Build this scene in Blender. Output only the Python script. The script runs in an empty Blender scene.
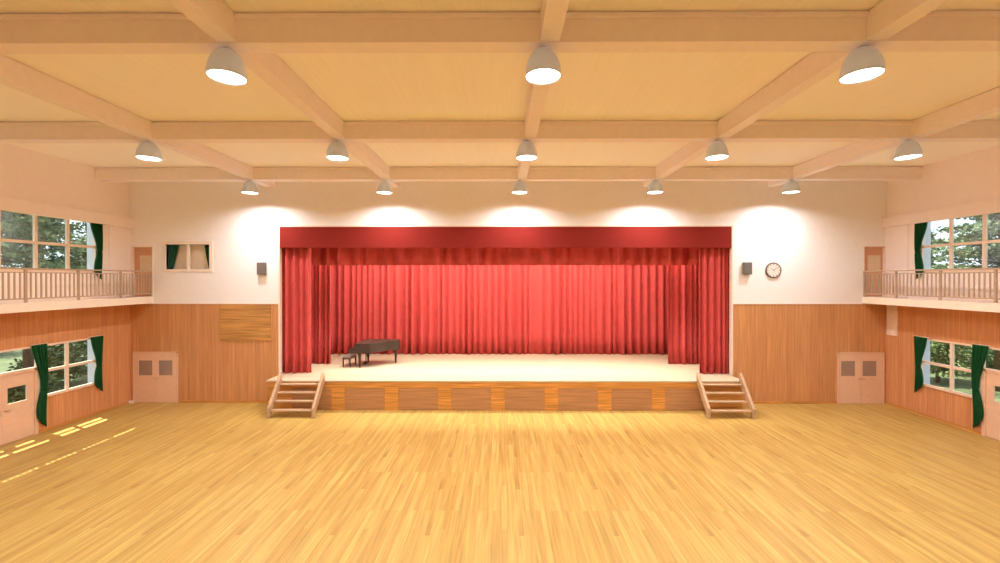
import bpy, math, random
from mathutils import Vector
R = random.Random(7)
S = bpy.context.scene
C = S.collection
PI = math.pi

# ------------------------------------------------------------------ camera, light, exposure
F = 430.0
cam_d = bpy.data.cameras.new('camera'); cam = bpy.data.objects.new('camera', cam_d); C.objects.link(cam)
cam_d.sensor_width = 36; cam_d.lens = F*36/1000; cam_d.clip_end = 400
cam.location = (0, 0, 4.975)
cam.rotation_euler = (PI/2-2.6/F, 0, 2.2/F)
S.camera = cam
S.view_settings.view_transform = 'Standard'; S.view_settings.look = 'None'
S.view_settings.gamma = 1; S.view_settings.use_curve_mapping = False
S.view_settings.exposure = 0.0
cy = S.cycles
cy.use_denoising = True
cy.max_bounces = 14; cy.diffuse_bounces = 10; cy.glossy_bounces = 4; cy.transmission_bounces = 6; cy.transparent_max_bounces = 12
cy.caustics_reflective = False; cy.caustics_refractive = False; cy.sample_clamp_indirect = 8

LAMP_W = 131; LAMP_COL = (1, .985, 1); BATTEN_W = 415; BACK_BATTEN_W = 1120
SKY = 2.0; SUN = 14.0
W = bpy.data.worlds.new('sky'); S.world = W; W.use_nodes = True
bg = W.node_tree.nodes['Background']; bg.inputs[0].default_value = (.80, .90, 1, 1); bg.inputs[1].default_value = SKY
sd = bpy.data.lights.new('sun', 'SUN'); sd.energy = SUN; sd.angle = .008; sd.color = (1, .93, .8)
so = bpy.data.objects.new('sun', sd); C.objects.link(so); so.location = (-30, 25, 60)
so.rotation_euler = Vector((.40, -.20, -1)).to_track_quat('-Z', 'Y').to_euler()

# ------------------------------------------------------------------ materials
def new_mat(n):
    m = bpy.data.materials.new(n); m.use_nodes = True
    return m, m.node_tree, m.node_tree.nodes['Principled BSDF']
def plain(n, col, rough=.6, metal=0, var=0.04, scale=6, emit=None, spec=.5, coat=0):
    m, t, b = new_mat(n)
    b.inputs['Roughness'].default_value = rough; b.inputs['Metallic'].default_value = metal
    b.inputs['Specular IOR Level'].default_value = spec; b.inputs['Coat Weight'].default_value = coat
    tc = t.nodes.new('ShaderNodeTexCoord'); nz = t.nodes.new('ShaderNodeTexNoise'); nz.inputs['Scale'].default_value = scale
    nz.inputs['Detail'].default_value = 3
    rp = t.nodes.new('ShaderNodeValToRGB')
    rp.color_ramp.elements[0].position = .3; rp.color_ramp.elements[1].position = .7
    rp.color_ramp.elements[0].color = tuple(c*(1-var) for c in col)+(1,)
    rp.color_ramp.elements[1].color = tuple(min(1, c*(1+var)) for c in col)+(1,)
    t.links.new(tc.outputs['Object'], nz.inputs['Vector']); t.links.new(nz.outputs['Fac'], rp.inputs[0])
    t.links.new(rp.outputs[0], b.inputs['Base Color'])
    if emit:
        b.inputs['Emission Color'].default_value = emit[0]+(1,); b.inputs['Emission Strength'].default_value = emit[1]
    return m
def boards(n, long, across, blen, bw, c1, c2, gap=.003, gapcol=None, rough=.4, grain=.25, gscale=22, bump=0.0, dark_piece=False, spec=.5):
    """planks whose length runs along axis `long` and whose width along axis `across` (0,1,2)"""
    m, t, b = new_mat(n); N = t.nodes; L = t.links
    b.inputs['Roughness'].default_value = rough; b.inputs['Specular IOR Level'].default_value = spec
    tc = N.new('ShaderNodeTexCoord'); sp = N.new('ShaderNodeSeparateXYZ'); L.new(tc.outputs['Object'], sp.inputs[0])
    cb = N.new('ShaderNodeCombineXYZ'); L.new(sp.outputs[long], cb.inputs[0]); L.new(sp.outputs[across], cb.inputs[1])
    br = N.new('ShaderNodeTexBrick'); L.new(cb.outputs[0], br.inputs['Vector'])
    br.offset = .37; br.offset_frequency = 3; br.squash = 1
    br.inputs['Scale'].default_value = 1; br.inputs['Brick Width'].default_value = blen; br.inputs['Row Height'].default_value = bw
    br.inputs['Mortar Size'].default_value = gap; br.inputs['Mortar Smooth'].default_value = .3; br.inputs['Bias'].default_value = 0
    br.inputs['Color1'].default_value = c1+(1,); br.inputs['Color2'].default_value = c2+(1,)
    g = gapcol or tuple(x*.55 for x in c1); br.inputs['Mortar'].default_value = g+(1,)
    mp = N.new('ShaderNodeMapping'); L.new(cb.outputs[0], mp.inputs[0]); mp.inputs['Scale'].default_value = (.7, gscale, 1)
    nz = N.new('ShaderNodeTexNoise'); nz.inputs['Scale'].default_value = 1; nz.inputs['Detail'].default_value = 5; nz.inputs['Distortion'].default_value = .4
    L.new(mp.outputs[0], nz.inputs['Vector'])
    mr = N.new('ShaderNodeMapRange'); mr.inputs[1].default_value = .3; mr.inputs[2].default_value = .72
    mr.inputs[3].default_value = 1+grain*.5; mr.inputs[4].default_value = 1-grain; L.new(nz.outputs['Fac'], mr.inputs[0])
    vm = N.new('ShaderNodeVectorMath'); vm.operation = 'SCALE'; L.new(br.outputs[0], vm.inputs[0]); L.new(mr.outputs[0], vm.inputs['Scale'])
    out = vm.outputs[0]
    if dark_piece:
        def frac(sock, off, per):
            a = N.new('ShaderNodeMath'); a.operation = 'SUBTRACT'; L.new(sock, a.inputs[0]); a.inputs[1].default_value = off
            d = N.new('ShaderNodeMath'); d.operation = 'DIVIDE'; L.new(a.outputs[0], d.inputs[0]); d.inputs[1].default_value = per
            f = N.new('ShaderNodeMath'); f.operation = 'FRACT'; L.new(d.outputs[0], f.inputs[0]); return f.outputs[0]
        fx = frac(sp.outputs[0], .33, 1.84); fy = frac(sp.outputs[1], .94, 1.84)
        lt = N.new('ShaderNodeMath'); lt.operation = 'LESS_THAN'; L.new(fx, lt.inputs[0]); lt.inputs[1].default_value = .055
        rg = N.new('ShaderNodeMapRange'); L.new(fy, rg.inputs[0]); rg.inputs[1].default_value = 0; rg.inputs[2].default_value = .5
        rg.inputs[3].default_value = .45; rg.inputs[4].default_value = 0
        mu = N.new('ShaderNodeMath'); mu.operation = 'MULTIPLY'; L.new(lt.outputs[0], mu.inputs[0]); L.new(rg.outputs[0], mu.inputs[1])
        mx = N.new('ShaderNodeMix'); mx.data_type = 'RGBA'; L.new(mu.outputs[0], mx.inputs['Factor'])
        L.new(out, mx.inputs[6]); mx.inputs[7].default_value = (.24, .10, .02, 1); out = mx.outputs[2]
    L.new(out, b.inputs['Base Color'])
    if bump:
        bp = N.new('ShaderNodeBump'); bp.inputs['Strength'].default_value = bump; bp.inputs['Distance'].default_value = .004; bp.invert = True
        L.new(br.outputs['Fac'], bp.inputs['Height']); L.new(bp.outputs[0], b.inputs['Normal'])
    return m
def glass_mat(n='window_glass', base=.03):
    m, t, b = new_mat(n); N = t.nodes; L = t.links
    N.remove(b); out = N['Material Output']
    tr = N.new('ShaderNodeBsdfTransparent'); tr.inputs[0].default_value = (.96, .98, .97, 1)
    gl = N.new('ShaderNodeBsdfGlossy'); gl.inputs['Roughness'].default_value = .02
    lw = N.new('ShaderNodeLayerWeight'); pw = N.new('ShaderNodeMath'); pw.operation = 'POWER'; pw.inputs[1].default_value = 5
    L.new(lw.outputs['Facing'], pw.inputs[0]); fr = N.new('ShaderNodeMath'); fr.operation = 'MULTIPLY_ADD'; fr.inputs[1].default_value = .5; fr.inputs[2].default_value = base
    L.new(pw.outputs[0], fr.inputs[0])
    mx = N.new('ShaderNodeMixShader'); L.new(fr.outputs[0], mx.inputs[0]); L.new(tr.outputs[0], mx.inputs[1]); L.new(gl.outputs[0], mx.inputs[2])
    L.new(mx.outputs[0], out.inputs[0]); return m
def leaf_mat(n, c1, c2):
    m, t, b = new_mat(n); N = t.nodes; L = t.links
    b.inputs['Roughness'].default_value = .6
    tc = N.new('ShaderNodeTexCoord'); nz = N.new('ShaderNodeTexNoise'); nz.inputs['Scale'].default_value = 1.6; nz.inputs['Detail'].default_value = 4
    rp = N.new('ShaderNodeValToRGB'); rp.color_ramp.elements[0].position = .38; rp.color_ramp.elements[1].position = .62
    rp.color_ramp.elements[0].color = c1+(1,); rp.color_ramp.elements[1].color = c2+(1,)
    L.new(tc.outputs['Object'], nz.inputs['Vector']); L.new(nz.outputs[0], rp.inputs[0]); L.new(rp.outputs[0], b.inputs['Base Color'])
    return m

M = {}
M['floor'] = boards('floor_boards', 1, 0, 1.84, .102, (.54, .37, .105), (.455, .278, .07), gap=.0012, gapcol=(.38, .22, .07), rough=.42, grain=.28, gscale=20, spec=.35, dark_piece=True)
M['wood_back'] = boards('panelling_back', 2, 0, 9, .16, (.64, .32, .135), (.58, .275, .11), gap=.003, rough=.45, grain=.22, gscale=22)
M['wood_side'] = boards('panelling_side', 2, 1, 9, .16, (.68, .32, .14), (.62, .275, .115), gap=.003, rough=.45, grain=.22, gscale=22)
M['wood_notice'] = boards('notice_wood', 0, 2, 9, .45, (.58, .30, .09), (.52, .26, .075), gap=.003, rough=.5, grain=.45, gscale=14)
M['ceiling'] = boards('ceiling_boards', 1, 0, 12, .2, (.96, .94, .90), (.95, .93, .89), gap=.002, gapcol=(.88, .85, .77), rough=.8, grain=.03)
M['beam'] = plain('beam_paint', (.89, .82, .84), .6, var=.02)
M['plaster'] = plain('plaster', (.88, .86, .87), .85, var=.015)
M['plaster_warm'] = plain('plaster_side', (.93, .83, .80), .85, var=.015)
M['stagefloor'] = boards('stage_boards', 0, 1, 2.4, .12, (.62, .54, .38), (.59, .50, .35), gap=.002, gapcol=(.6, .46, .30), rough=.4, grain=.15, gscale=20)
M['stageorange'] = boards('stage_front_wood', 0, 2, 9, .3, (.66, .31, .075), (.60, .27, .06), gap=.002, rough=.4, grain=.45, gscale=18)
M['stagepanel'] = boards('stage_panel_wood', 0, 2, 9, .5, (.46, .24, .11), (.42, .21, .095), gap=.001, rough=.45, grain=.28, gscale=16)
M['stair'] = boards('stair_wood', 0, 2, 3, .4, (.50, .335, .20), (.47, .31, .18), gap=.0, rough=.5, grain=.12, gscale=14)
M['door'] = plain('door_paint', (.78, .53, .37), .5, var=.03)
M['door_edge'] = plain('door_frame_paint', (.74, .49, .34), .5)
M['door_glass'] = plain('door_frosted_glass', (.34, .25, .20), .12, var=.1, scale=2, spec=.8)
M['balcdoor'] = plain('balcony_door_paint', (.62, .33, .20), .5)
M['balcdoor_glass'] = plain('balcony_door_glass', (.72, .58, .40), .3)
M['trimwhite'] = plain('white_trim', (.86, .76, .66), .5, var=.02)
M['frame'] = plain('window_frame_paint', (.84, .66, .52), .45, var=.02)
M['jamb'] = plain('outer_jamb', (.62, .66, .76), .6, var=.02)
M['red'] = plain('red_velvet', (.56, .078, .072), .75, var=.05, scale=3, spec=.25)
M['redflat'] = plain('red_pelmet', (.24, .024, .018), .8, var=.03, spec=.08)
M['green'] = plain('green_curtain', (.010, .080, .026), .85, var=.12, spec=.15)
M['rail'] = plain('railing_wood', (.46, .33, .23), .5)
M['slab'] = plain('balcony_paint', (.88, .77, .64), .6, var=.02)
M['lampgrey'] = plain('lamp_grey_enamel', (.54, .57, .59), .38, var=.02)
_m = M['lampgrey']; _n = _m.node_tree.nodes; _l = _m.node_tree.links; _t = _n.new('ShaderNodeBsdfTranslucent'); _t.inputs[0].default_value = (1, .96, .9, 1)
_x = _n.new('ShaderNodeMixShader'); _x.inputs[0].default_value = .13; _l.new(_n['Principled BSDF'].outputs[0], _x.inputs[1]); _l.new(_t.outputs[0], _x.inputs[2])
_l.new(_x.outputs[0], _n['Material Output'].inputs[0])
M['lampwhite'] = plain('lamp_inner_white', (.9, .88, .84), .6)
M['lampglow'] = plain('lamp_diffuser', (.9, .9, .88), .6, emit=((1, .93, .84), 9))
M['black'] = plain('piano_lacquer', (.050, .031, .022), .42, var=.1, spec=.35, coat=0)
M['ivory'] = plain('ivory_keys', (.85, .82, .74), .3)
M['brass'] = plain('brass', (.75, .52, .2), .3, metal=1)
M['leather'] = plain('bench_leather', (.20, .165, .15), .3, var=.1)
M['speaker'] = plain('speaker_cloth', (.16, .14, .12), .7, var=.12, scale=60)
M['clockrim'] = plain('clock_rim', (.13, .10, .085), .4)
M['clockface'] = plain('clock_face', (.74, .69, .62), .5, var=.01)
M['clockmark'] = plain('clock_marks', (.12, .09, .07), .5)
M['glass'] = glass_mat(); M['glass_in'] = glass_mat('interior_glass', .004)
M['blind'] = plain('beige_blind', (.80, .62, .48), .8, var=.03)
M['housing'] = plain('batten_housing', (.2, .2, .2), .5)
M['cedar'] = leaf_mat('cedar_leaf', (.05, .095, .05), (.19, .26, .12))
M['bush'] = leaf_mat('bush_leaf', (.035, .08, .035), (.16, .23, .09))
M['tree'] = leaf_mat('tree_leaf', (.06, .12, .04), (.24, .31, .11))
M['bark'] = plain('bark', (.13, .09, .06), .9, var=.3, scale=9)
M['grass'] = plain('grass', (.085, .115, .045), .9, var=.25, scale=1.5)
M['rib'] = plain('reflection_strip', (.86, .70, .58), .4)  # pale tone of a reflection, put into the colour of the added strip

# ------------------------------------------------------------------ helpers
class MB:
    def __init__(s): s.v = []; s.f = []; s.m = []; s.sm = []
    def poly(s, pts, faces, mi=0, smooth=False):
        o = len(s.v); s.v += [tuple(p) for p in pts]
        for f in faces: s.f.append(tuple(o+i for i in f)); s.m.append(mi); s.sm.append(smooth)
        return s
    def box(s, x0, x1, y0, y1, z0, z1, mi=0):
        if x0 > x1: x0, x1 = x1, x0
        if y0 > y1: y0, y1 = y1, y0
        if z0 > z1: z0, z1 = z1, z0
        return s.poly([(x0,y0,z0),(x1,y0,z0),(x1,y1,z0),(x0,y1,z0),(x0,y0,z1),(x1,y0,z1),(x1,y1,z1),(x0,y1,z1)],
               [(0,3,2,1),(4,5,6,7),(0,1,5,4),(1,2,6,5),(2,3,7,6),(3,0,4,7)], mi)
    def prism(s, pts, axis, a, b, mi=0):
        """pts: 2D loop (CCW), extruded along axis from a to b"""
        n = len(pts)
        def mk(p, t):
            return {0: (t, p[0], p[1]), 1: (p[0], t, p[1]), 2: (p[0], p[1], t)}[axis]
        V = [mk(p, a) for p in pts]+[mk(p, b) for p in pts]
        Fs = [tuple(range(n))[::-1], tuple(range(n, 2*n))]+[(i, (i+1) % n, n+(i+1) % n, n+i) for i in range(n)]
        return s.poly(V, Fs, mi)
    def lathe(s, prof, cx, cy_, n=24, mi=0, axis=2, base=0, smooth=True):
        """prof: (radius, height) list"""
        V = []
        for r, h in prof:
            for i in range(n):
                a = 2*PI*i/n; c, d = r*math.cos(a), r*math.sin(a)
                if axis == 2: V.append((cx+c, cy_+d, h))
                elif axis == 1: V.append((cx+c, h, cy_+d))
        Fs = []
        for k in range(len(prof)-1):
            for i in range(n):
                j = (i+1) % n
                Fs.append((k*n+i, k*n+j, (k+1)*n+j, (k+1)*n+i))
        o = len(s.v); s.poly(V, Fs, mi, smooth)
        for k, h in ((0, prof[0]), (len(prof)-1, prof[-1])):
            if h[0] > 1e-4: 
                f = tuple(o+k*n+i for i in range(n)); s.f.append(f); s.m.append(mi); s.sm.append(False)
        return s
    def tube(s, p, q, r0, r1=None, n=8, mi=0):
        r1 = r0 if r1 is None else r1
        p, q = Vector(p), Vector(q); d = (q-p).normalized(); a = d.orthogonal().normalized(); b = d.cross(a)
        V = [p+(a*math.cos(2*PI*i/n)+b*math.sin(2*PI*i/n))*r0 for i in range(n)]+[q+(a*math.cos(2*PI*i/n)+b*math.sin(2*PI*i/n))*r1 for i in range(n)]
        return s.poly(V, [(i, (i+1) % n, n+(i+1) % n, n+i) for i in range(n)]+[tuple(range(n))[::-1], tuple(range(n, 2*n))], mi, True)
    def build(s, name, mats, parent=None, bevel=0, fix=True):
        me = bpy.data.meshes.new(name); me.from_pydata(s.v, [], s.f)
        for m in (mats if isinstance(mats, (list, tuple)) else [mats]): me.materials.append(M[m])
        me.polygons.foreach_set('material_index', s.m); me.polygons.foreach_set('use_smooth', s.sm)
        me.update()
        if fix:
            import bmesh
            bm = bmesh.new(); bm.from_mesh(me); bmesh.ops.recalc_face_normals(bm, faces=bm.faces); bm.to_mesh(me); bm.free()
        o = bpy.data.objects.new(name, me); C.objects.link(o)
        if parent: o.parent = parent; 
        if bevel:
            b = o.modifiers.new('edge', 'BEVEL'); b.width = bevel; b.segments = 2; b.limit_method = 'ANGLE'
        return o
def tag(o, label=None, cat=None, group=None, kind=None):
    if label: o['label'] = label
    if cat: o['category'] = cat
    if group: o['group'] = group
    if kind: o['kind'] = kind
    return o
def empty(name, loc=(0, 0, 0)):
    o = bpy.data.objects.new(name, None); C.objects.link(o); o.location = loc; o.empty_display_size = .2
    return o
def copy_tree(o, parent=None):
    c = o.copy(); C.objects.link(c)
    if parent: c.parent = parent
    for ch in list(o.children): copy_tree(ch, c)
    return c
def B(*a): return MB().box(*a)

XL, XR = -14.95, 15.28           # inner faces of the side walls
YB, YF = 17.2, -8.0            # stage wall, wall behind the camera
ZC = 9.08                      # ceiling
SZ = 1.13                      # stage height
T = .08

def wall_grid(name, axis, fixed, a_rng, z_rng, holes, mats, zsplit, cat=None, thick=T, out=1):
    """wall plane at `fixed`, running along a_rng, with rectangular holes (a0,a1,z0,z1); outside is at fixed+out*thick"""
    As = sorted(set([a_rng[0], a_rng[1]]+[h[0] for h in holes]+[h[1] for h in holes]))
    Zs = sorted(set([z_rng[0], z_rng[1], zsplit]+[h[2] for h in holes]+[h[3] for h in holes]))
    mb = MB()
    for i in range(len(As)-1):
        for j in range(len(Zs)-1):
            a0, a1, z0, z1 = As[i], As[i+1], Zs[j], Zs[j+1]
            ac, zc = (a0+a1)/2, (z0+z1)/2
            if any(h[0] < ac < h[1] and h[2] < zc < h[3] for h in holes): continue
            mi = 0 if zc < zsplit else 1
            if axis == 0: mb.box(fixed, fixed+out*thick, a0, a1, z0, z1, mi)
            else: mb.box(a0, a1, fixed, fixed+out*thick, z0, z1, mi)
    return tag(mb.build(name, mats), kind='structure')

# ------------------------------------------------------------------ shell
tag(B(XL-T, XR+T, YF-T, YB, -.12, 0).build('floor', 'floor'), kind='structure')
tag(B(XL-T, XR+T, YF-T, YB+T, ZC, ZC+.25).build('ceiling', 'ceiling'), kind='structure')
WY0, WY1 = 13.75, 15.75        # lower window
DY0, DY1 = 11.83, 13.68        # side door
UY0, UY1 = 7.35, 15.75         # upper window band
holes = [(DY0, DY1, 0, 2.10), (DY0, WY1, 2.10, 2.82), (WY0, WY1, 1.15, 2.82), (UY0, UY1, 5.25, 7.14)]
wall_grid('wall_left', 0, XL, (YF, YB+T), (-.1, ZC), holes, ['wood_side', 'plaster_warm'], 4.0, out=-1)
wall_grid('wall_right', 0, XR, (YF, YB+T), (-.1, ZC), holes, ['wood_side', 'plaster_warm'], 4.0, out=1)
tag(B(XL-T, XR+T, YF-T, YF, -.1, ZC).build('wall_front', 'plaster'), kind='structure')
PX0, PX1 = -8.92, 9.15
bholes = [(PX0, PX1, 0, 7.06), (-14.87, -14.02, 4.27, 6.28), (14.38, 15.24, 4.27, 6.28),
          (-13.48, -11.74, 5.36, 6.36)]
wall_grid('wall_back', 1, YB, (XL-T, XR+T), (-.1, ZC), bholes, ['wood_back', 'plaster'], 3.98, thick=.14)
# stage house
st = MB(); st.box(-11, 11.2, 22.7, 22.8, -.1, 9.3); st.box(-11.1, -11, YB+.14, 22.8, -.1, 9.3); st.box(11.2, 11.3, YB+.14, 22.8, -.1, 9.3)
tag(st.build('wall_stage', 'plaster'), kind='structure')
tag(B(-11.1, 11.3, YB+.14, 22.8, 9.3, 9.4).build('trim_1', 'plaster'), kind='structure')
# proscenium trim: pale strips round the opening
pt = MB(); pt.box(PX0-.05, PX0+.012, YB-.03, YB+.15, SZ, 7.06); pt.box(PX1-.012, PX1+.05, YB-.03, YB+.15, SZ, 7.06); pt.box(PX0-.05, PX1+.05, YB-.03, YB+.14, 7.06, 7.12)
tag(pt.build('trim_2', 'trimwhite', bevel=.005), kind='structure')
# baseboards
for nm, x0, x1 in (('baseboard_left', XL, XL+.02), ('baseboard_right', XR-.02, XR)):
    tag(B(x0, x1, DY1+.08, YB, 0, .09).build(nm, 'stageorange', bevel=.004), kind='structure')
bb = MB(); bb.box(XL, -14.85, YB-.02, YB, 0, .09); bb.box(-12.9, -8.95, YB-.02, YB, 0, .09); bb.box(9.1, 13.35, YB-.02, YB, 0, .09)
tag(bb.build('baseboard_back', 'stageorange'), kind='structure')
wt = MB(); wt.box(XL, PX0-.05, YB-.02, YB, 3.965, 4.0); wt.box(PX1+.05, XR, YB-.02, YB, 3.965, 4.0)
tag(wt.build('trim_3', 'trimwhite'), kind='structure')
# header boxes over the upper windows and shallow end piers
for k, (xw, s) in enumerate(((XL, 1), (XR, -1))):
    tag(B(xw, xw+s*.17, YF, YB, 7.01, 7.41).build('trim_%d' % (4+k), 'plaster_warm', bevel=.006), kind='structure')
    tag(B(xw, xw+s*.035, 16.26, YB, 4.26, 7.01).build('trim_%d' % (6+k), 'plaster_warm', bevel=.004), kind='structure')

# ------------------------------------------------------------------ beams
CX = [-9.355, -4.355, .645, 5.645, 10.645]
CY = [2.24, 6.80, 11.36, 15.92]
bw = .16
bl = ['painted ceiling beam across the hall nearer than the lamps in view', 'painted ceiling beam across the hall above the three largest lamps',
      'painted ceiling beam across the hall above the middle row of lamps', 'painted ceiling beam across the hall above the lamps nearest the stage wall']
for y, lb in zip(CY, bl):
    m = MB(); m.box(XL, XR, y-bw, y+bw, 8.62, ZC); m.box(XL, XR, y-bw-.045, y+bw+.045, 8.975, 9.045)
    o = m.build('ceiling_beam', 'beam', bevel=.006); tag(o, lb, 'beam', 'beams across the hall', 'structure')
bl = ['lengthwise ceiling beam nearest the wall with the interior curtained window', 'lengthwise ceiling beam passing above the piano side of the stage',
      'lengthwise ceiling beam running down the middle of the hall', 'lengthwise ceiling beam meeting the wall above the stage curtain between centre and clock',
      'lengthwise ceiling beam nearest the balcony on the clock side']
for x, lb in zip(CX, bl):
    o = MB().box(x+.09-.15, x+.09+.15, YF, YB, 8.635, ZC-.018).box(x+.09-.11, x+.09+.11, YF, YB, ZC-.018, ZC).build('ceiling_beam', 'beam', bevel=.006)
    tag(o, lb, 'beam', 'beams along the hall', 'structure')

# ------------------------------------------------------------------ pendant lamps
def make_lamp():
    r = empty('pendant_lamp')
    H = .445
    out = [(.281*math.sin(k*PI/28)**.85, -H*(1-math.cos(k*PI/28))) for k in range(15)]
    inn = [(.272*math.sin(k*PI/28)**.85, -.012-(H-.012)*(1-math.cos(k*PI/28))) for k in range(14, -1, -1)]
    MB().lathe(out+inn, 0, 0, 36).build('lamp_shade', 'lampgrey', r)
    MB().lathe([(0, -.415), (.268, -.415), (.268, -.425), (.18, -.430), (0, -.432)], 0, 0, 36).build('diffuser', 'lampglow', r)
    MB().lathe([(.05, .035), (.05, .005), (.03, -.01)], 0, 0, 20).build('ceiling_mount', 'lampgrey', r)
    ld = bpy.data.lights.new('lamp_light', 'AREA'); ld.energy = LAMP_W; ld.color = LAMP_COL
    ld.shape = 'DISK'; ld.size = .5; ld.spread = math.radians(158)
    lo = bpy.data.objects.new('lamp_light', ld); C.objects.link(lo); lo.parent = r; lo.location = (0, 0, -.436)
    return r
rows = {2.24: None, 6.80: 'nearest', 11.36: 'in the middle row', 15.92: 'by the stage wall'}
cols = ['leftmost', 'second from the left', 'centre', 'second from the right', 'rightmost']
rowcols = {6.80: {1: 'leftmost of the three', 2: 'middle of the three', 3: 'rightmost of the three'}}
L0 = None
for y in CY:
    for i, x in enumerate(CX):
        o = make_lamp() if L0 is None else copy_tree(L0)
        if L0 is None: L0 = o
        o.location = (x, y, 8.6)
        seen = rows[y] and not (y == 6.80 and i in (0, 4))
        if not seen:
            tag(o, 'grey dome pendant lamp on a beam outside the picture', 'lamp', 'dome lamps outside the picture')
        elif y == 6.80:
            tag(o, 'large-looking grey dome pendant lamp, %s in the nearest row' % rowcols[y][i], 'lamp', 'dome lamps on the beams')
        else:
            tag(o, 'lit grey dome pendant lamp, %s of five %s' % (cols[i], rows[y]), 'lamp', 'dome lamps on the beams')

# ------------------------------------------------------------------ side windows and doors
def window(name, xw, s, y0, y1, z0, z1, mull, trans, sill=True, jamb=True):
    """xw inner wall face, s direction into the room"""
    r = empty(name, (0, 0, 0)); tag(r, kind='structure')
    f = MB(); xi, xo = xw+s*.03, xw-s*.05; w = .04
    f.box(xi, xo, y0, y1, z1-w, z1+.02); f.box(xi, xo, y0, y1, z0-.02, z0+w)
    f.box(xi, xo, y0-.02, y0+w, z0-.02, z1+.02); f.box(xi, xo, y1-w, y1+.02, z0-.02, z1+.02)
    for m in mull: f.box(xi-s*.01, xo, m-.045, m+.045, z0, z1)
    for t in trans: f.box(xi-s*.005, xo, y0, y1, t-.045, t+.045)
    f.build('window_frame', 'frame', r)
    ys = [y0]+list(mull)+[y1]; zs = [z0]+list(trans)+[z1]
    for i in range(len(ys)-1):
        for j in range(len(zs)-1):
            B(xw-s*.015, xw-s*.021, ys[i]+.03, ys[i+1]-.03, zs[j]+.03, zs[j+1]-.03).build('pane', 'glass', r)
    if sill: B(xw, xw+s*.05, y0-.03, y1+.03, z0-.045, z0-.021).build('window_sill', 'frame', r)
    if jamb: MB().box(xw-s*.05, xw-s*.33, y1, y1+.1, z0-.1, z1+.1).build('outer_jamb', 'jamb', r)
    return r
for k, (xw, s) in enumerate(((XL, 1), (XR, -1))):
    ms = [UY1-1.02*i for i in range(1, 9)]
    window('window_%d' % (1+k*3), xw, s, UY0, UY1, 5.25, 7.13, ms, [6.14])
    window('window_%d' % (2+k*3), xw, s, WY0, WY1, 1.15, 2.82, [14.68], [1.97])
    window('window_%d' % (3+k*3), xw, s, DY0, WY0-.02, 2.12, 2.82, [12.62], [], sill=False, jamb=False)
    d = empty('door_%d' % (1+k)); tag(d, kind='structure')
    f = MB(); f.box(xw+s*.035, xw-s*.06, DY1-.05, DY1+.05, 0, 2.12); f.box(xw+s*.035, xw-s*.06, DY0-.05, DY0+.05, 0, 2.12); f.box(xw+s*.035, xw-s*.06, DY0, DY1, 2.05, 2.12)
    f.build('door_frame', 'door', d)
    ym = (DY0+DY1)/2
    for (a, b, h) in ((DY0+.05, ym-.003, 1), (ym+.003, DY1-.05, -1)):
        m = MB(); p0, p1 = (a+.14, b-.2) if h == -1 else (a+.2, b-.14)
        xi, xo = xw+s*.0, xw-s*.045
        m.box(xi, xo, a, b, .01, 1.18); m.box(xi, xo, a, b, 1.66, 2.045); m.box(xi, xo, a, p0, 1.18, 1.66); m.box(xi, xo, p1, b, 1.18, 1.66)
        lf = m.build('door_leaf', 'door', d)
        B(xw-s*.018, xw-s*.026, p0, p1, 1.18, 1.66).build('pane', 'glass', lf)
        yh = b-.07 if h == 1 else a+.07
        MB().tube((xw+s*.001, yh, 1.0), (xw+s*.05, yh, 1.0), .012).tube((xw+s*.05, yh-.005*h, 1.0), (xw+s*.05, yh-.11*h, 1.0), .011).build('door_handle', 'brass', lf)

# ------------------------------------------------------------------ green curtains
def tied_curtain(xw, s, yn, yf, zt, ztie, zb, seed):
    """near edge yn gathers towards the far edge yf"""
    rr = random.Random(seed); nz, ny = 40, 44; V = []; x0 = xw+s*.10
    wt_ = (yf-yn)
    ph = rr.random()*6
    for k in range(nz+1):
        z = zt+(zb-zt)*k/nz
        if z > ztie:
            u = (zt-z)/(zt-ztie); w = wt_*(1-.62*(u*u*(3-2*u)))
        else:
            u = (ztie-z)/max(.01, ztie-zb); w = wt_*(.38+.30*math.sin(min(1, u*1.5)*PI/2)-.14*u)
        yoff = yf+.03*math.sin(z*2+ph)
        for i in range(ny+1):
            a = i/ny
            amp = .05
            amp *= (.6+.4*w/wt_)
            pinch = math.exp(-((z-ztie)/.06)**2)
            x = x0+s*((amp*(1-.5*pinch))*math.sin(a*2*PI*4+ph+.5*math.sin(z*1.7)))
            zz = z
            if z < ztie: zz = z+(.32*(1-a)+.03*math.sin(a*30))*((ztie-z)/(ztie-zb))**3
            V.append((x, yoff-w*(1-a), zz))
    Fs = [(k*(ny+1)+i, k*(ny+1)+i+1, (k+1)*(ny+1)+i+1, (k+1)*(ny+1)+i) for k in range(nz) for i in range(ny)]
    r = empty('green_curtain', (xw+s*.1, yf, zb)); 
    V = [(v[0]-r.location.x, v[1]-r.location.y, v[2]-r.location.z) for v in V]
    o = MB().poly(V, Fs, 0, True).build('cloth', 'green', r); so_ = o.modifiers.new('cloth', 'SOLIDIFY'); so_.thickness = .008
    w = wt_*.38; m = MB(); n = 16
    for q in range(n):
        a0, a1 = 2*PI*q/n, 2*PI*(q+1)/n
        m.tube((.052*math.cos(a0), -w/2+(w/2+.02)*math.sin(a0), ztie-zb), (.052*math.cos(a1), -w/2+(w/2+.02)*math.sin(a1), ztie-zb), .014, n=6)
    m.build('tieback', 'green', r)
    m = MB(); m.tube((0, .06, zt-zb+.01), (0, -wt_-.06, zt-zb+.01), .012); m.build('curtain_rod', 'frame', r)
    return r
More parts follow.
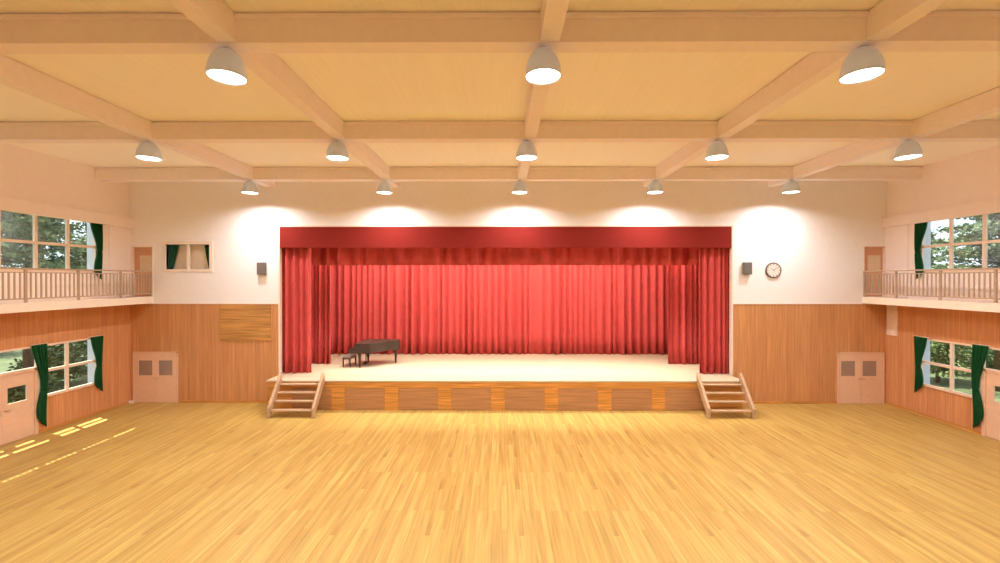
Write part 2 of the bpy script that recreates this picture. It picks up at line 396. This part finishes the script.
for (xw, s, side) in ((XL, 1, 'on the wall with the sunlit floor patches'), (XR, -1, 'on the wall beside the clock side')):
    sd_ = 'piano-side' if s == 1 else 'clock-side'
    g = 'green tied curtains at the side windows'
    tag(tied_curtain(xw, s, 15.42, 15.86, 7.0, 5.96, 4.95, 3), 'dark green tied curtain at the %s upper window above the balcony' % sd_, 'curtain', g)
    tag(tied_curtain(xw, s, 15.40, 15.86, 2.87, 1.78, .80, 4), 'short dark green tied curtain at the far end of the %s lower window' % sd_, 'curtain', g)
    tag(tied_curtain(xw, s, 13.50, 13.92, 2.87, 1.42, .17, 5), 'long dark green curtain between the %s door and lower window' % sd_, 'curtain', g)

# ------------------------------------------------------------------ balconies
def balcony(xw, s, lab):
    xe = xw+s*.93
    r = empty('balcony', (xw, YB, 4.0)); ox, oy, oz = xw, YB, 4.0
    def bx(x0, x1, y0, y1, z0, z1, mb=None): return (mb or MB()).box(x0-ox, x1-ox, y0-oy, y1-oy, z0-oz, z1-oz)
    m = bx(xw, xe, YF, YB, 4.0, 4.24); bx(xe-s*.05, xe, YF, YB, 4.24, 4.27, m)
    m.build('floor_slab', 'slab', r, bevel=.006)
    xr = xe-s*.05
    m = bx(xr-.03, xr+.03, YF, YB, 5.25, 5.30); bx(xr-.018, xr+.018, YF, YB, 5.15, 5.18, m); bx(xr-.02, xr+.02, YF, YB, 4.37, 4.41, m)
    rl = m.build('railing', 'rail', r, bevel=.004)
    y = YB-.03; posts = []
    while y > YF: posts.append(y); y = 15.79 if y > 17 else y-1.585
    for py in posts:
        if py > 9: bx(xr-.028, xr+.028, py-.03, py+.03, 4.271, 5.25).build('post', 'rail', rl)
    pm = MB()
    for py in posts:
        if py <= 9: bx(xr-.028, xr+.028, py-.03, py+.03, 4.271, 5.25, pm)
    tag(pm.build('post', 'rail', rl), kind='stuff')
    rest = MB(); n = 0
    for i in range(len(posts)-1):
        for q in range(1, 11):
            yy = posts[i]-(posts[i]-posts[i+1])*q/11
            if yy > 11.5: bx(xr-.014, xr+.014, yy-.019, yy+.019, 4.41, 5.15).build('baluster', 'rail', rl)
            else: bx(xr-.014, xr+.014, yy-.019, yy+.019, 4.41, 5.15, rest)
    tag(rest.build('baluster', 'rail', rl), kind='stuff')
    tag(r, lab, 'balcony', 'balconies along the side walls')
balcony(XL, 1, 'narrow balcony with wooden railing over the sunlit floor patches')
balcony(XR, -1, 'narrow balcony with wooden railing on the clock side wall')

# ------------------------------------------------------------------ doors and window of the back wall
def hall_door(name, xa, xb, seam=0):
    d = empty(name); tag(d, kind='structure')
    m = MB(); y0 = YB-.045
    m.box(xa, xa+.035, y0, YB, 0, 2.05); m.box(xb-.035, xb, y0, YB, 0, 2.05); m.box(xa, xb, y0, YB, 2.01, 2.05)
    m.build('door_frame', 'door_edge', d)
    w = (xb-xa-.07)/2
    for k in range(2):
        a = xa+.035+k*w+.003; b = a+w-.006
        p0, p1 = (a+.19+seam, a+.19+.55+seam) if k == 0 else (b-.17-.55+seam, b-.17+seam)
        m = MB(); yo = YB-.03
        m.box(a, b, yo, YB-.001, .01, 1.10); m.box(a, b, yo, YB-.001, 1.70, 2.01); m.box(a, p0, yo, YB-.001, 1.10, 1.70); m.box(p1, b, yo, YB-.001, 1.10, 1.70)
        lf = m.build('door_leaf', 'door', d)
        B(p0, p1, YB-.016, YB-.008, 1.10, 1.70).build('pane', 'door_glass', lf)
        hx = b-.06 if k == 0 else a+.06
        MB().tube((hx, yo, 1.0), (hx, yo-.045, 1.0), .012).tube((hx, yo-.045, 1.0), (hx+(-.1 if k == 0 else .1), yo-.045, 1.0), .011).build('door_handle', 'brass', lf)
hall_door('door_3', -14.83, -13.03)
hall_door('door_4', 13.37, 15.21, -.1)
for nm, xa, xb, s in (('door_5', -14.87, -14.02, 1), ('door_6', 14.38, 15.24, -1)):
    d = empty(nm); tag(d, kind='structure')
    m = MB(); m.box(xa, xa+.03, YB-.02, YB+.12, 4.27, 6.28); m.box(xb-.03, xb, YB-.02, YB+.12, 4.27, 6.28); m.box(xa, xb, YB-.02, YB+.12, 6.25, 6.28)
    m.build('door_frame', 'trimwhite', d)
    p0, p1 = (xa+.24, xb-.1)
    m = MB(); m.box(xa+.03, xb-.03, YB+.08, YB+.13, 4.27, 5.25); m.box(xa+.03, xb-.03, YB+.08, YB+.13, 5.92, 6.25); m.box(xa+.03, p0, YB+.08, YB+.13, 5.25, 5.92); m.box(p1, xb-.03, YB+.08, YB+.13, 5.25, 5.92)
    lf = m.build('door_leaf', 'balcdoor', d)
    B(p0, p1, YB+.09, YB+.12, 5.25, 5.92).build('pane', 'balcdoor_glass', lf)
w = empty('window_7'); tag(w, kind='structure')
xa, xb, za, zb = -13.48, -11.74, 5.36, 6.36
m = MB(); m.box(xa-.14, xa, YB-.03, YB+.1, za-.1, zb+.12); m.box(xb, xb+.14, YB-.03, YB+.1, za-.1, zb+.12); m.box(xa, xb, YB-.03, YB+.1, zb, zb+.12); m.box(xa, xb, YB-.03, YB+.1, za-.1, za)
m.box(-12.655, -12.565, YB-.01, YB+.08, za, zb)
m.build('window_frame', 'trimwhite', w, bevel=.004)
B(xa, -12.655, YB+.03, YB+.036, za, zb).build('pane', 'glass_in', w); B(-12.565, xb, YB+.03, YB+.036, za, zb).build('pane', 'glass_in', w)
o = B(xa-.2, xb+.2, YB+.155, YB+.17, za-.165, zb+.165).build('roller_blind', 'blind'); tag(o, 'beige blind behind the interior window high on the stage wall', 'blind')
m = MB(); m.box(xa-.2, xb+.2, YB+.14, YB+.19, zb+.16, zb+.22); m.box(xa-.2, xb+.2, YB+.14, YB+.19, za-.22, za-.16); m.box(xa-.22, xa-.2, YB+.14, YB+.19, za-.22, zb+.22); m.box(xb+.2, xb+.22, YB+.14, YB+.19, za-.22, zb+.22)
m.build('window_reveal', 'trimwhite', w)
def swag(xo, dirn, wtop, wbot, lab):
    nz, nx = 20, 28; V = []
    for k in range(nz+1):
        t = k/nz; z = zb-.005+(za-zb+.01)*t; ww = wtop+(wbot-wtop)*t**1.3
        for i in range(nx+1):
            a = i/nx; V.append((xo+dirn*(a*ww+.004), YB+.10+.022*math.sin(a*2*PI*4), z))
    Fs = [(k*(nx+1)+i, k*(nx+1)+i+1, (k+1)*(nx+1)+i+1, (k+1)*(nx+1)+i) for k in range(nz) for i in range(nx)]
    o = MB().poly(V, Fs, 0, True).build('green_curtain', 'green'); q = o.modifiers.new('cloth', 'SOLIDIFY'); q.thickness = .006
    tag(o, lab, 'curtain', 'curtains inside the interior window')
swag(xa, 1, .42, .18, 'wider green curtain inside the interior window, nearer the balcony door')
swag(xb, -1, .27, .08, 'narrower green curtain inside the interior window, nearer the stage')

# wooden notice board on the panelling
nb = B(-11.32, -9.28, YB-.035, YB, 2.50, 3.93).build('notice_board', 'wood_notice', bevel=.005)
tag(nb, 'plain honey-coloured wooden board with horizontal grain on the panelled wall', 'board')
# pale outlet box at the corner, added ribbed strip imitating a reflection under the balcony
tag(B(XL+.01, XL+.16, YB-.12, YB-.025, 0, .1).build('floor_box', 'trimwhite', bevel=.008), 'small white box on the floor in the corner beside the double doors', 'box')
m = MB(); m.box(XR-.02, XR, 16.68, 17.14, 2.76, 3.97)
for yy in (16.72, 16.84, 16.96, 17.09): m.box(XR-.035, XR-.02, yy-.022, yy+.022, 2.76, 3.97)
tag(m.build('wall_reflection_strip', 'rib', bevel=.004), 'added pale ribbed strip imitating a wall reflection under the balcony in the corner on the clock side', 'panel')

# speakers
def speaker(xc, zc, lab):
    r = empty('wall_speaker', (xc, YB, zc-.24))
    B(-.165, .165, -.15, -.03, 0, .48).build('cabinet', 'speaker', r, bevel=.012)
    m = B(-.15, .15, -.162, -.15, .015, .465); m.build('grille', 'speaker', r, bevel=.004)
    B(-.05, .05, -.03, 0, .16, .32).build('wall_bracket', 'clockrim', r)
    tag(r, lab, 'speaker', 'wall speakers beside the stage')
speaker(-9.6, 5.39, 'small grey-brown wall speaker between interior window and red curtain')
speaker(9.72, 5.39, 'small grey-brown wall speaker between red curtain and clock')
# clock
r = empty('wall_clock', (10.79, YB, 5.32))
MB().lathe([(.31, 0), (.31, -.05), (.295, -.062), (.27, -.062), (.268, -.045), (0.0, -.045)], 0, 0, 48, axis=1, smooth=False).build('clock_case', 'clockrim', r)
MB().lathe([(.268, -.046), (.268, -.05), (0, -.05)], 0, 0, 48, axis=1, smooth=False).build('dial', 'clockface', r)
for h in range(12):
    a = h*PI/6; rad = .232; l = .03 if h % 3 == 0 else .018; wd = .011
    c, d = math.sin(a), math.cos(a)
    P = [((rad+e*l)*c+f*wd*d, (rad+e*l)*d-f*wd*c) for e, f in ((-1, -1), (1, -1), (1, 1), (-1, 1))]
    MB().poly([(x, -.0515, z) for x, z in P]+[(x, -.0495, z) for x, z in P], [(0, 1, 2, 3), (4, 7, 6, 5), (0, 4, 5, 1), (1, 5, 6, 2), (2, 6, 7, 3), (3, 7, 4, 0)]).build('hour_mark', 'clockmark', r)
def hand(nm, ang, l, wd, y):
    c, d = math.sin(ang), math.cos(ang)
    P = [(e*c+f*wd*d, e*d-f*wd*c) for e, f in ((-.03, -1), (l, -.5), (l, .5), (-.03, 1))]
    MB().poly([(x, y, z) for x, z in P]+[(x, y+.002, z) for x, z in P], [(0, 1, 2, 3), (4, 7, 6, 5), (0, 4, 5, 1), (1, 5, 6, 2), (2, 6, 7, 3), (3, 7, 4, 0)]).build(nm, 'clockmark', r)
hand('hour_hand', math.radians(-57), .14, .009, -.055); hand('minute_hand', math.radians(54), .21, .007, -.058)
tag(r, 'round wall clock with dark rim and pale dial', 'clock')

# ------------------------------------------------------------------ stage
SX0, SX1, SY = -8.88, 9.06, 16.22
r = empty('stage', (0, SY, 0))
def sbx(x0, x1, y0, y1, z0, z1): return MB().box(x0, x1, y0-SY, y1-SY, z0, z1)
m = MB(); m.box(SX0, SX1, .03, YB+.1-SY, 0, SZ-.05); m.box(PX0+.02, PX1-.02, YB+.1-SY, YB+.14-SY, 0, SZ-.05); m.box(-10.95, 11.15, YB+.14-SY, 6.45, 0, SZ-.05)
m.build('platform', 'stageorange', r)
m = MB(); m.box(SX0-.06, SX1+.06, -.03, YB-.03-SY, SZ-.05, SZ); m.box(PX0, PX1, YB-.03-SY, YB+.14-SY, SZ-.05, SZ); m.box(-10.95, 11.15, YB+.14-SY, 6.45, SZ-.05, SZ)
m.build('stage_floor', 'stagefloor', r)
m = MB(); m.box(SX0, SX1, 0, .03, .84, SZ-.05)
x = SX0; pans = []
for i in range(8):
    p0 = -7.97+2.016*i; m.box(x, p0, 0, .03, .0, .84); x = p0+1.51; pans.append((p0, x))
m.box(x, SX1, 0, .03, 0, .84)
m.build('front_fascia', 'stageorange', r)
for p0, p1 in pans:
    pn = MB().box(p0+.006, p1-.006, .006, .028, .03, .833).build('drawer_front', 'stagepanel', r)
tag(r, 'wide raised wooden stage with a pale floor and panelled front', 'stage')

# stairs
def stair(xa, xb, lab):
    r = empty('stage_stairs', ((xa+xb)/2, 15.27, 0)); ox, oy = (xa+xb)/2, 15.27
    P = [(15.27, 0), (15.42, 0), (15.42, .20), (16.17, 1.07), (16.17, 1.44), (16.12, 1.42), (15.27, .36)]
    P = [(a-oy, b) for a, b in P]
    for x0 in (xa, xb-.1):
        MB().prism(P, 0, x0-ox, x0+.1-ox).build('stringer', 'stair', r, bevel=.006)
    for yc, z in ((15.42, .27), (15.66, .53), (15.87, .79), (16.055, 1.05)):
        d = .115
        MB().box(xa+.1-ox, xb-.1-ox, yc-d-oy+.02, min(yc+d, 16.17)-oy, z-.05, z).build('tread', 'stair', r, bevel=.006)
    tag(r, lab, 'stairs', 'open wooden stairs up to the stage')
stair(-8.40, -6.70, 'open wooden four-tread stairs to the stage at the piano side')
stair(7.30, 8.99, 'open wooden four-tread stairs to the stage at the clock side')

# ------------------------------------------------------------------ red curtains
def red_curtain(name, x0, x1, y, z0, z1, wl, amp, seed, lab, group=None, mat='red', thick=.01, hem=0.0):
    rr = random.Random(seed); xs = []; x = x0
    n = int((x1-x0)/.028); ph = 0; prof = []
    # fold boundaries of uneven width
    b = [x0]
    while b[-1] < x1: b.append(b[-1]+wl*(.6+.8*rr.random()))
    ams = [amp*(.55+.75*rr.random()) for _ in b]
    def off(x):
        import bisect
        k = max(0, min(len(b)-2, bisect.bisect_right(b, x)-1)); u = (x-b[k])/(b[k+1]-b[k])
        a = ams[k]*(1-u)+ams[min(k+1, len(ams)-1)]*u
        c = math.cos(2*PI*u); return -a*(.5+.5*c)**.75+.006*math.sin(x*23+seed)
    nz = 8; V = []
    for k in range(nz+1):
        t = k/nz; z = z1+(z0-z1)*t
        for i in range(n+1):
            x = x0+(x1-x0)*i/n
            o = off(x)*(.72+.28*t)+off(x*.97+.3)*.18*t
            zz = z+(hem*math.sin((x-x0)*9+seed) if k == nz else 0)
            V.append((x-(x0+x1)/2, o, zz-z0))
    Fs = [(k*(n+1)+i, k*(n+1)+i+1, (k+1)*(n+1)+i+1, (k+1)*(n+1)+i) for k in range(nz) for i in range(n)]
    r = MB().poly(V, Fs, 0, True).build(name, mat)
    r.location = ((x0+x1)/2, y, z0)
    q = r.modifiers.new('cloth', 'SOLIDIFY'); q.thickness = thick
    return tag(r, lab, 'curtain', group)
zt = 8.9
v = empty('stage_pelmet', (0, YB+.02, 6.22))
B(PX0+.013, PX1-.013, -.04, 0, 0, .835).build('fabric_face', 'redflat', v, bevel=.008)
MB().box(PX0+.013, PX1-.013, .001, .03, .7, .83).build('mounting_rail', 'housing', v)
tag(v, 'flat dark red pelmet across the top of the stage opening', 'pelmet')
red_curtain('stage_curtain', -9.3, -7.80, 17.55, SZ+.02, 7.6, .26, .19, 11, 'front red side curtain hanging at the piano side of the stage opening', 'red side curtains')
red_curtain('stage_curtain', 7.93, 9.53, 17.55, SZ+.02, 7.6, .26, .19, 12, 'front red side curtain hanging at the clock side of the stage opening', 'red side curtains')
red_curtain('stage_curtain', -10.1, -7.73, 19.50, SZ+.02, 8.0, .25, .17, 13, 'second red side curtain behind the front one at the piano side', 'red side curtains')
red_curtain('stage_curtain', 7.44, 10.1, 19.50, SZ+.02, 8.0, .25, .17, 14, 'second red side curtain behind the front one at the clock side', 'red side curtains')
red_curtain('border_curtain', -9.4, 9.6, 18.72, 5.56, 8.3, .6, .24, 15, 'short red border curtain hanging just behind the pelmet')
red_curtain('back_curtain', -10.4, 10.6, 22.05, SZ+.02, 8.4, .36, .26, 16, 'full width red curtain closing off the back of the stage')
# stage light battens above the opening, one in front of and one behind the border curtain
for yy, zz, hl, wv, tilt, lab in ((17.78, 7.4, 7.6, BATTEN_W, -12, 'long stage light batten hidden above the pelmet'), (19.10, 7.3, 8.7, BACK_BATTEN_W, 22, 'long stage light batten hidden behind the border curtain')):
    r = empty('stage_light', (0.1, yy, zz))
    m = MB(); m.box(-hl, hl, -.13, .13, .02, .12); m.box(-hl, hl, -.13, -.11, -.12, .02)
    if yy < 18: m.box(-hl, hl, .11, .13, -.12, .02)
    m.build('housing', 'housing', r)
    for xx in (-6, -2, 2, 6): MB().tube((xx, 0, .12), (xx, 0, 9.3-zz), .012).build('hanger', 'housing', r)
    ld = bpy.data.lights.new('batten_light', 'AREA'); ld.shape = 'RECTANGLE'; ld.size = 2*hl-.2; ld.size_y = .2; ld.energy = wv; ld.color = (1, .93, .80); ld.spread = math.radians(84 if yy < 18 else 180)
    lo = bpy.data.objects.new('batten_light', ld); C.objects.link(lo); lo.parent = r; lo.location = (0, 0, -.01); lo.rotation_euler = (math.radians(tilt), 0, 0)
    tag(r, lab, 'stage light')

# ------------------------------------------------------------------ grand piano and bench
r = empty('grand_piano', (-6.60, 18.48, SZ))
def arc(p0, c1, c2, p1, n=12):
    return [tuple((1-t)**3*a+3*(1-t)**2*t*b+3*(1-t)*t*t*c+t**3*d for a, b, c, d in zip(p0, c1, c2, p1)) for t in [i/n for i in range(1, n+1)]]
Wd, Ln = 1.52, 1.93
def outline(g=0, u0=.24):
    P = [(u0, -g), (.80, -g)]
    P += arc((.80, -g), (1.12, -g), (1.22, .50-g), (1.52, .72-g), 12)
    P += arc((1.52, .72-g), (1.72, .83-g), (Ln+g, .95), (Ln+g, 1.18), 8)
    P += arc((Ln+g, 1.18), (Ln+g, 1.40), (1.78, Wd+g), (1.62, Wd+g), 8)
    P += [(u0, Wd+g)]
    return P
MB().prism(outline(), 2, .64, 1.02).build('case', 'black', r, bevel=.008)
m = MB(); m.prism(outline(.012, .60), 2, 1.022, 1.045); l = m.build('lid', 'black', r, bevel=.006)
MB().prism([(.235, -.012), (.594, -.012), (.594, Wd+.012), (.235, Wd+.012)], 2, 1.022, 1.045).build('front_lid', 'black', r, bevel=.006)
MB().prism([(.594, 0.01), (.60, .01), (.60, Wd-.01), (.594, Wd-.01)], 2, 1.03, 1.048).build('lid_hinge', 'brass', r)
MB().box(.0, .24, 0, Wd, .62, .70).build('key_bed', 'black', r, bevel=.006)
for v0 in (0, Wd-.07):
    MB().prism([(-.01, .70), (.24, .70), (.24, 1.02), (.20, .90), (.14, .85), (.0, .83)], 1, v0, v0+.07).build('key_arm', 'black', r, bevel=.006)
kb = MB().box(.03, .22, .10, Wd-.10, .70, .725).build('keyboard', 'ivory', r)
m = MB(); nk = 36
for i in range(nk):
    if i % 7 not in (2, 6): m.box(.10, .22, .12+(Wd-.24)*(i+.8)/nk-.006, .12+(Wd-.24)*(i+.8)/nk+.006, .725, .738)
m.build('black_keys', 'black', kb)
def pleg(u, v):
    MB().lathe([(.03, 0.0), (.042, .02), (.042, .05), (.032, .07), (.042, .09), (.058, .40), (.07, .55), (.09, .56), (.09, .64)], u, v, 14).build('leg', 'black', r)
pleg(.40, .17); pleg(.40, 1.38); pleg(1.72, 1.20)
m = MB(); 
for dv in (-.07, .07): m.tube((.50, .76+dv, .12), (.50, .76+dv, .64), .016)
m.box(.40, .54, .62, .90, .06, .12); ly = m.build('pedal_lyre', 'black', r)
for dv in (-.08, 0, .08): MB().box(.28, .40, .76+dv-.012, .76+dv+.012, .07, .085).build('pedal', 'brass', ly)
MB().box(.30, .34, .35, 1.15, 1.045, 1.052).build('music_ledge', 'black', r)
tag(r, 'closed black grand piano on the stage', 'piano')
b = empty('piano_bench', (-6.95, 18.62, SZ))
MB().box(0, .37, 0, .78, .40, .48).build('cushion', 'leather', b, bevel=.025)
MB().box(.01, .36, .01, .77, .34, .40).build('seat_frame', 'black', b, bevel=.004)
for u in (.035, .335):
    for v_ in (.04, .74): MB().poly([(u-.013, v_-.013, 0), (u+.013, v_-.013, 0), (u+.013, v_+.013, 0), (u-.013, v_+.013, 0), (u-.024, v_-.024, .35), (u+.024, v_-.024, .35), (u+.024, v_+.024, .35), (u-.024, v_+.024, .35)],
        [(0, 3, 2, 1), (4, 5, 6, 7), (0, 1, 5, 4), (1, 2, 6, 5), (2, 3, 7, 6), (3, 0, 4, 7)]).build('leg', 'black', b)
tag(b, 'dark padded piano bench beside the grand piano keyboard', 'bench')

# ------------------------------------------------------------------ garden outside the windows
g = MB(); g.box(-90, XL-T-.01, -40, 90, -.3, -.12); g.box(XR+T+.01, 90, -40, 90, -.3, -.12); g.box(XL-T-.01, XR+T+.01, 22.9, 90, -.3, -.12)
tag(g.build('lawn', 'grass'), kind='structure')
def leaves(mb, c, rad, n, size, rr, flat=1.0):
    for _ in range(n):
        while True:
            p = Vector((rr.uniform(-1, 1), rr.uniform(-1, 1), rr.uniform(-1, 1)))
            if .25 < p.length <= 1: break
        p = Vector((p.x*rad, p.y*rad, p.z*rad*flat))+Vector(c)
        a = Vector((rr.gauss(0, 1), rr.gauss(0, 1), rr.gauss(0, .5))).normalized(); q = a.orthogonal().normalized()
        q.rotate(__import__('mathutils').Quaternion(a, rr.uniform(0, PI)))
        s = size*rr.uniform(.6, 1.3); e = p+a*s*1.5
        mb.poly([p-a*s*.8, p+q*s*.5, e, p-q*s*.5], [(0, 1, 2, 3)])
def cedar(x, y, h, rad, seed, lab):
    rr = random.Random(seed); r = empty('cedar_tree', (x, y, -.12))
    t = MB(); t.tube((0, 0, 0), (0, 0, h*.97), .22, .03, 10); f = MB()
    z = 2.9
    while z < h:
        rr_ = rad*(1-(z/h)**1.6)+.35
        for k in range(rr.randint(6, 8)):
            a = rr.uniform(0, 2*PI); l = rr_*rr.uniform(.65, 1.1); dz = rr.uniform(-.15, .35)
            e = Vector((math.cos(a)*l, math.sin(a)*l, z+dz)); t.tube((0, 0, z), e, .035, .01, 5)
            for q in range(5):
                u = .3+.7*q/4; p = Vector((0, 0, z)).lerp(e, u)
                leaves(f, p, .5*(1.25-.4*u)+.1, 34, .095, rr, .4)
        z += .42
    t.build('trunk', 'bark', r); f.build('foliage', 'cedar', r, fix=False)
    tag(r, lab, 'tree', 'trees outside the windows')
def blob_plant(kind, x, y, h, rad, n, seed, lab, mat, z0):
    rr = random.Random(seed); r = empty(kind, (x, y, -.12)); t = MB(); f = MB()
    t.tube((0, 0, 0), (0, 0, max(z0+.3, h*.5)), .05+.02*h, .03+.008*h, 8)
    for k in range(n):
        a = rr.uniform(0, 2*PI); q = rr.uniform(0, 1)**.5*rad*.7; zz = rr.uniform(z0+.35*rad, h-.3*rad)
        c = Vector((math.cos(a)*q, math.sin(a)*q, zz)); t.tube((0, 0, min(zz*.6, h*.45)), c, .03, .01, 5)
        leaves(f, c, rad*.42, 130, .07+.018*rad, rr, .75)
    t.build('trunk', 'bark', r); f.build('foliage', mat, r, fix=False)
    tag(r, lab, 'shrub' if kind == 'garden_shrub' else 'tree', 'shrubs outside the windows' if kind == 'garden_shrub' else 'trees outside the windows')
cedar(-20.5, 18.5, 11, 3.4, 1, 'large layered cedar filling the piano-side upper windows, nearer the door')
cedar(-21.5, 23.6, 9.5, 3.0, 2, 'layered cedar seen past the green curtain of the piano-side upper window')
cedar(-25.0, 20.2, 11, 3.2, 9, 'cedar standing behind the first one in the piano-side upper windows')
cedar(22.6, 19.6, 11, 3.3, 3, 'large layered cedar outside the clock-side upper window against white sky')
cedar(25.5, 26.5, 7.6, 2.6, 4, 'lower cedar showing beside the green curtain of the clock-side upper window')
for i, (x, y, h, rad, n, sd_, lb) in enumerate((
    (-19.4, 17.2, 1.3, 1.1, 20, 21, 'dark shrub seen through the pane of the piano-side door'),
    (-21.2, 20.3, 1.9, 1.5, 26, 22, 'dark dense shrub in the piano-side lower window, nearer the long curtain'),
    (-18.3, 20.9, 1.2, .9, 14, 23, 'low dark shrub at the foot of the piano-side lower window view'),
    (-24.2, 23.9, 2.2, 1.4, 22, 24, 'dark shrub in the piano-side lower window beside the short curtain'),
    (21.5, 21.3, 2.5, 1.5, 26, 25, 'round leafy shrub in the clock-side lower window beside the short curtain'),
    (19.0, 20.3, 1.2, .9, 14, 26, 'low leafy shrub at the foot of the clock-side lower window view'),
    (24.8, 22.6, 1.8, 1.5, 20, 27, 'leafy shrub on the lawn near the long curtain on the clock side'))):
    blob_plant('garden_shrub', x, y, h, rad, n, sd_, lb, 'bush' if x < 0 else 'tree', 0)
for i, (x, y, h, rad, sd_, lb) in enumerate((
    (-31, 34, 6, 3.0, 31, 'far tree over the lawn in the piano-side lower window top corner'),
    (-36, 28.5, 5, 3.2, 32, 'far tree over the lawn above the piano-side door'),
    (-36, 41, 7, 3.4, 33, 'far rounded tree behind the cedars on the piano side'),
    (33, 34.5, 6, 3.0, 34, 'far tree across the bright lawn in the clock-side lower window'),
    (39, 29, 6, 3.2, 35, 'far tree across the lawn above the clock-side door'),
    (40, 41, 6.5, 3.3, 36, 'far rounded tree behind the lower cedar on the clock side'))):
    blob_plant('garden_tree', x, y, h, rad, 42, sd_, lb, 'tree', .9)
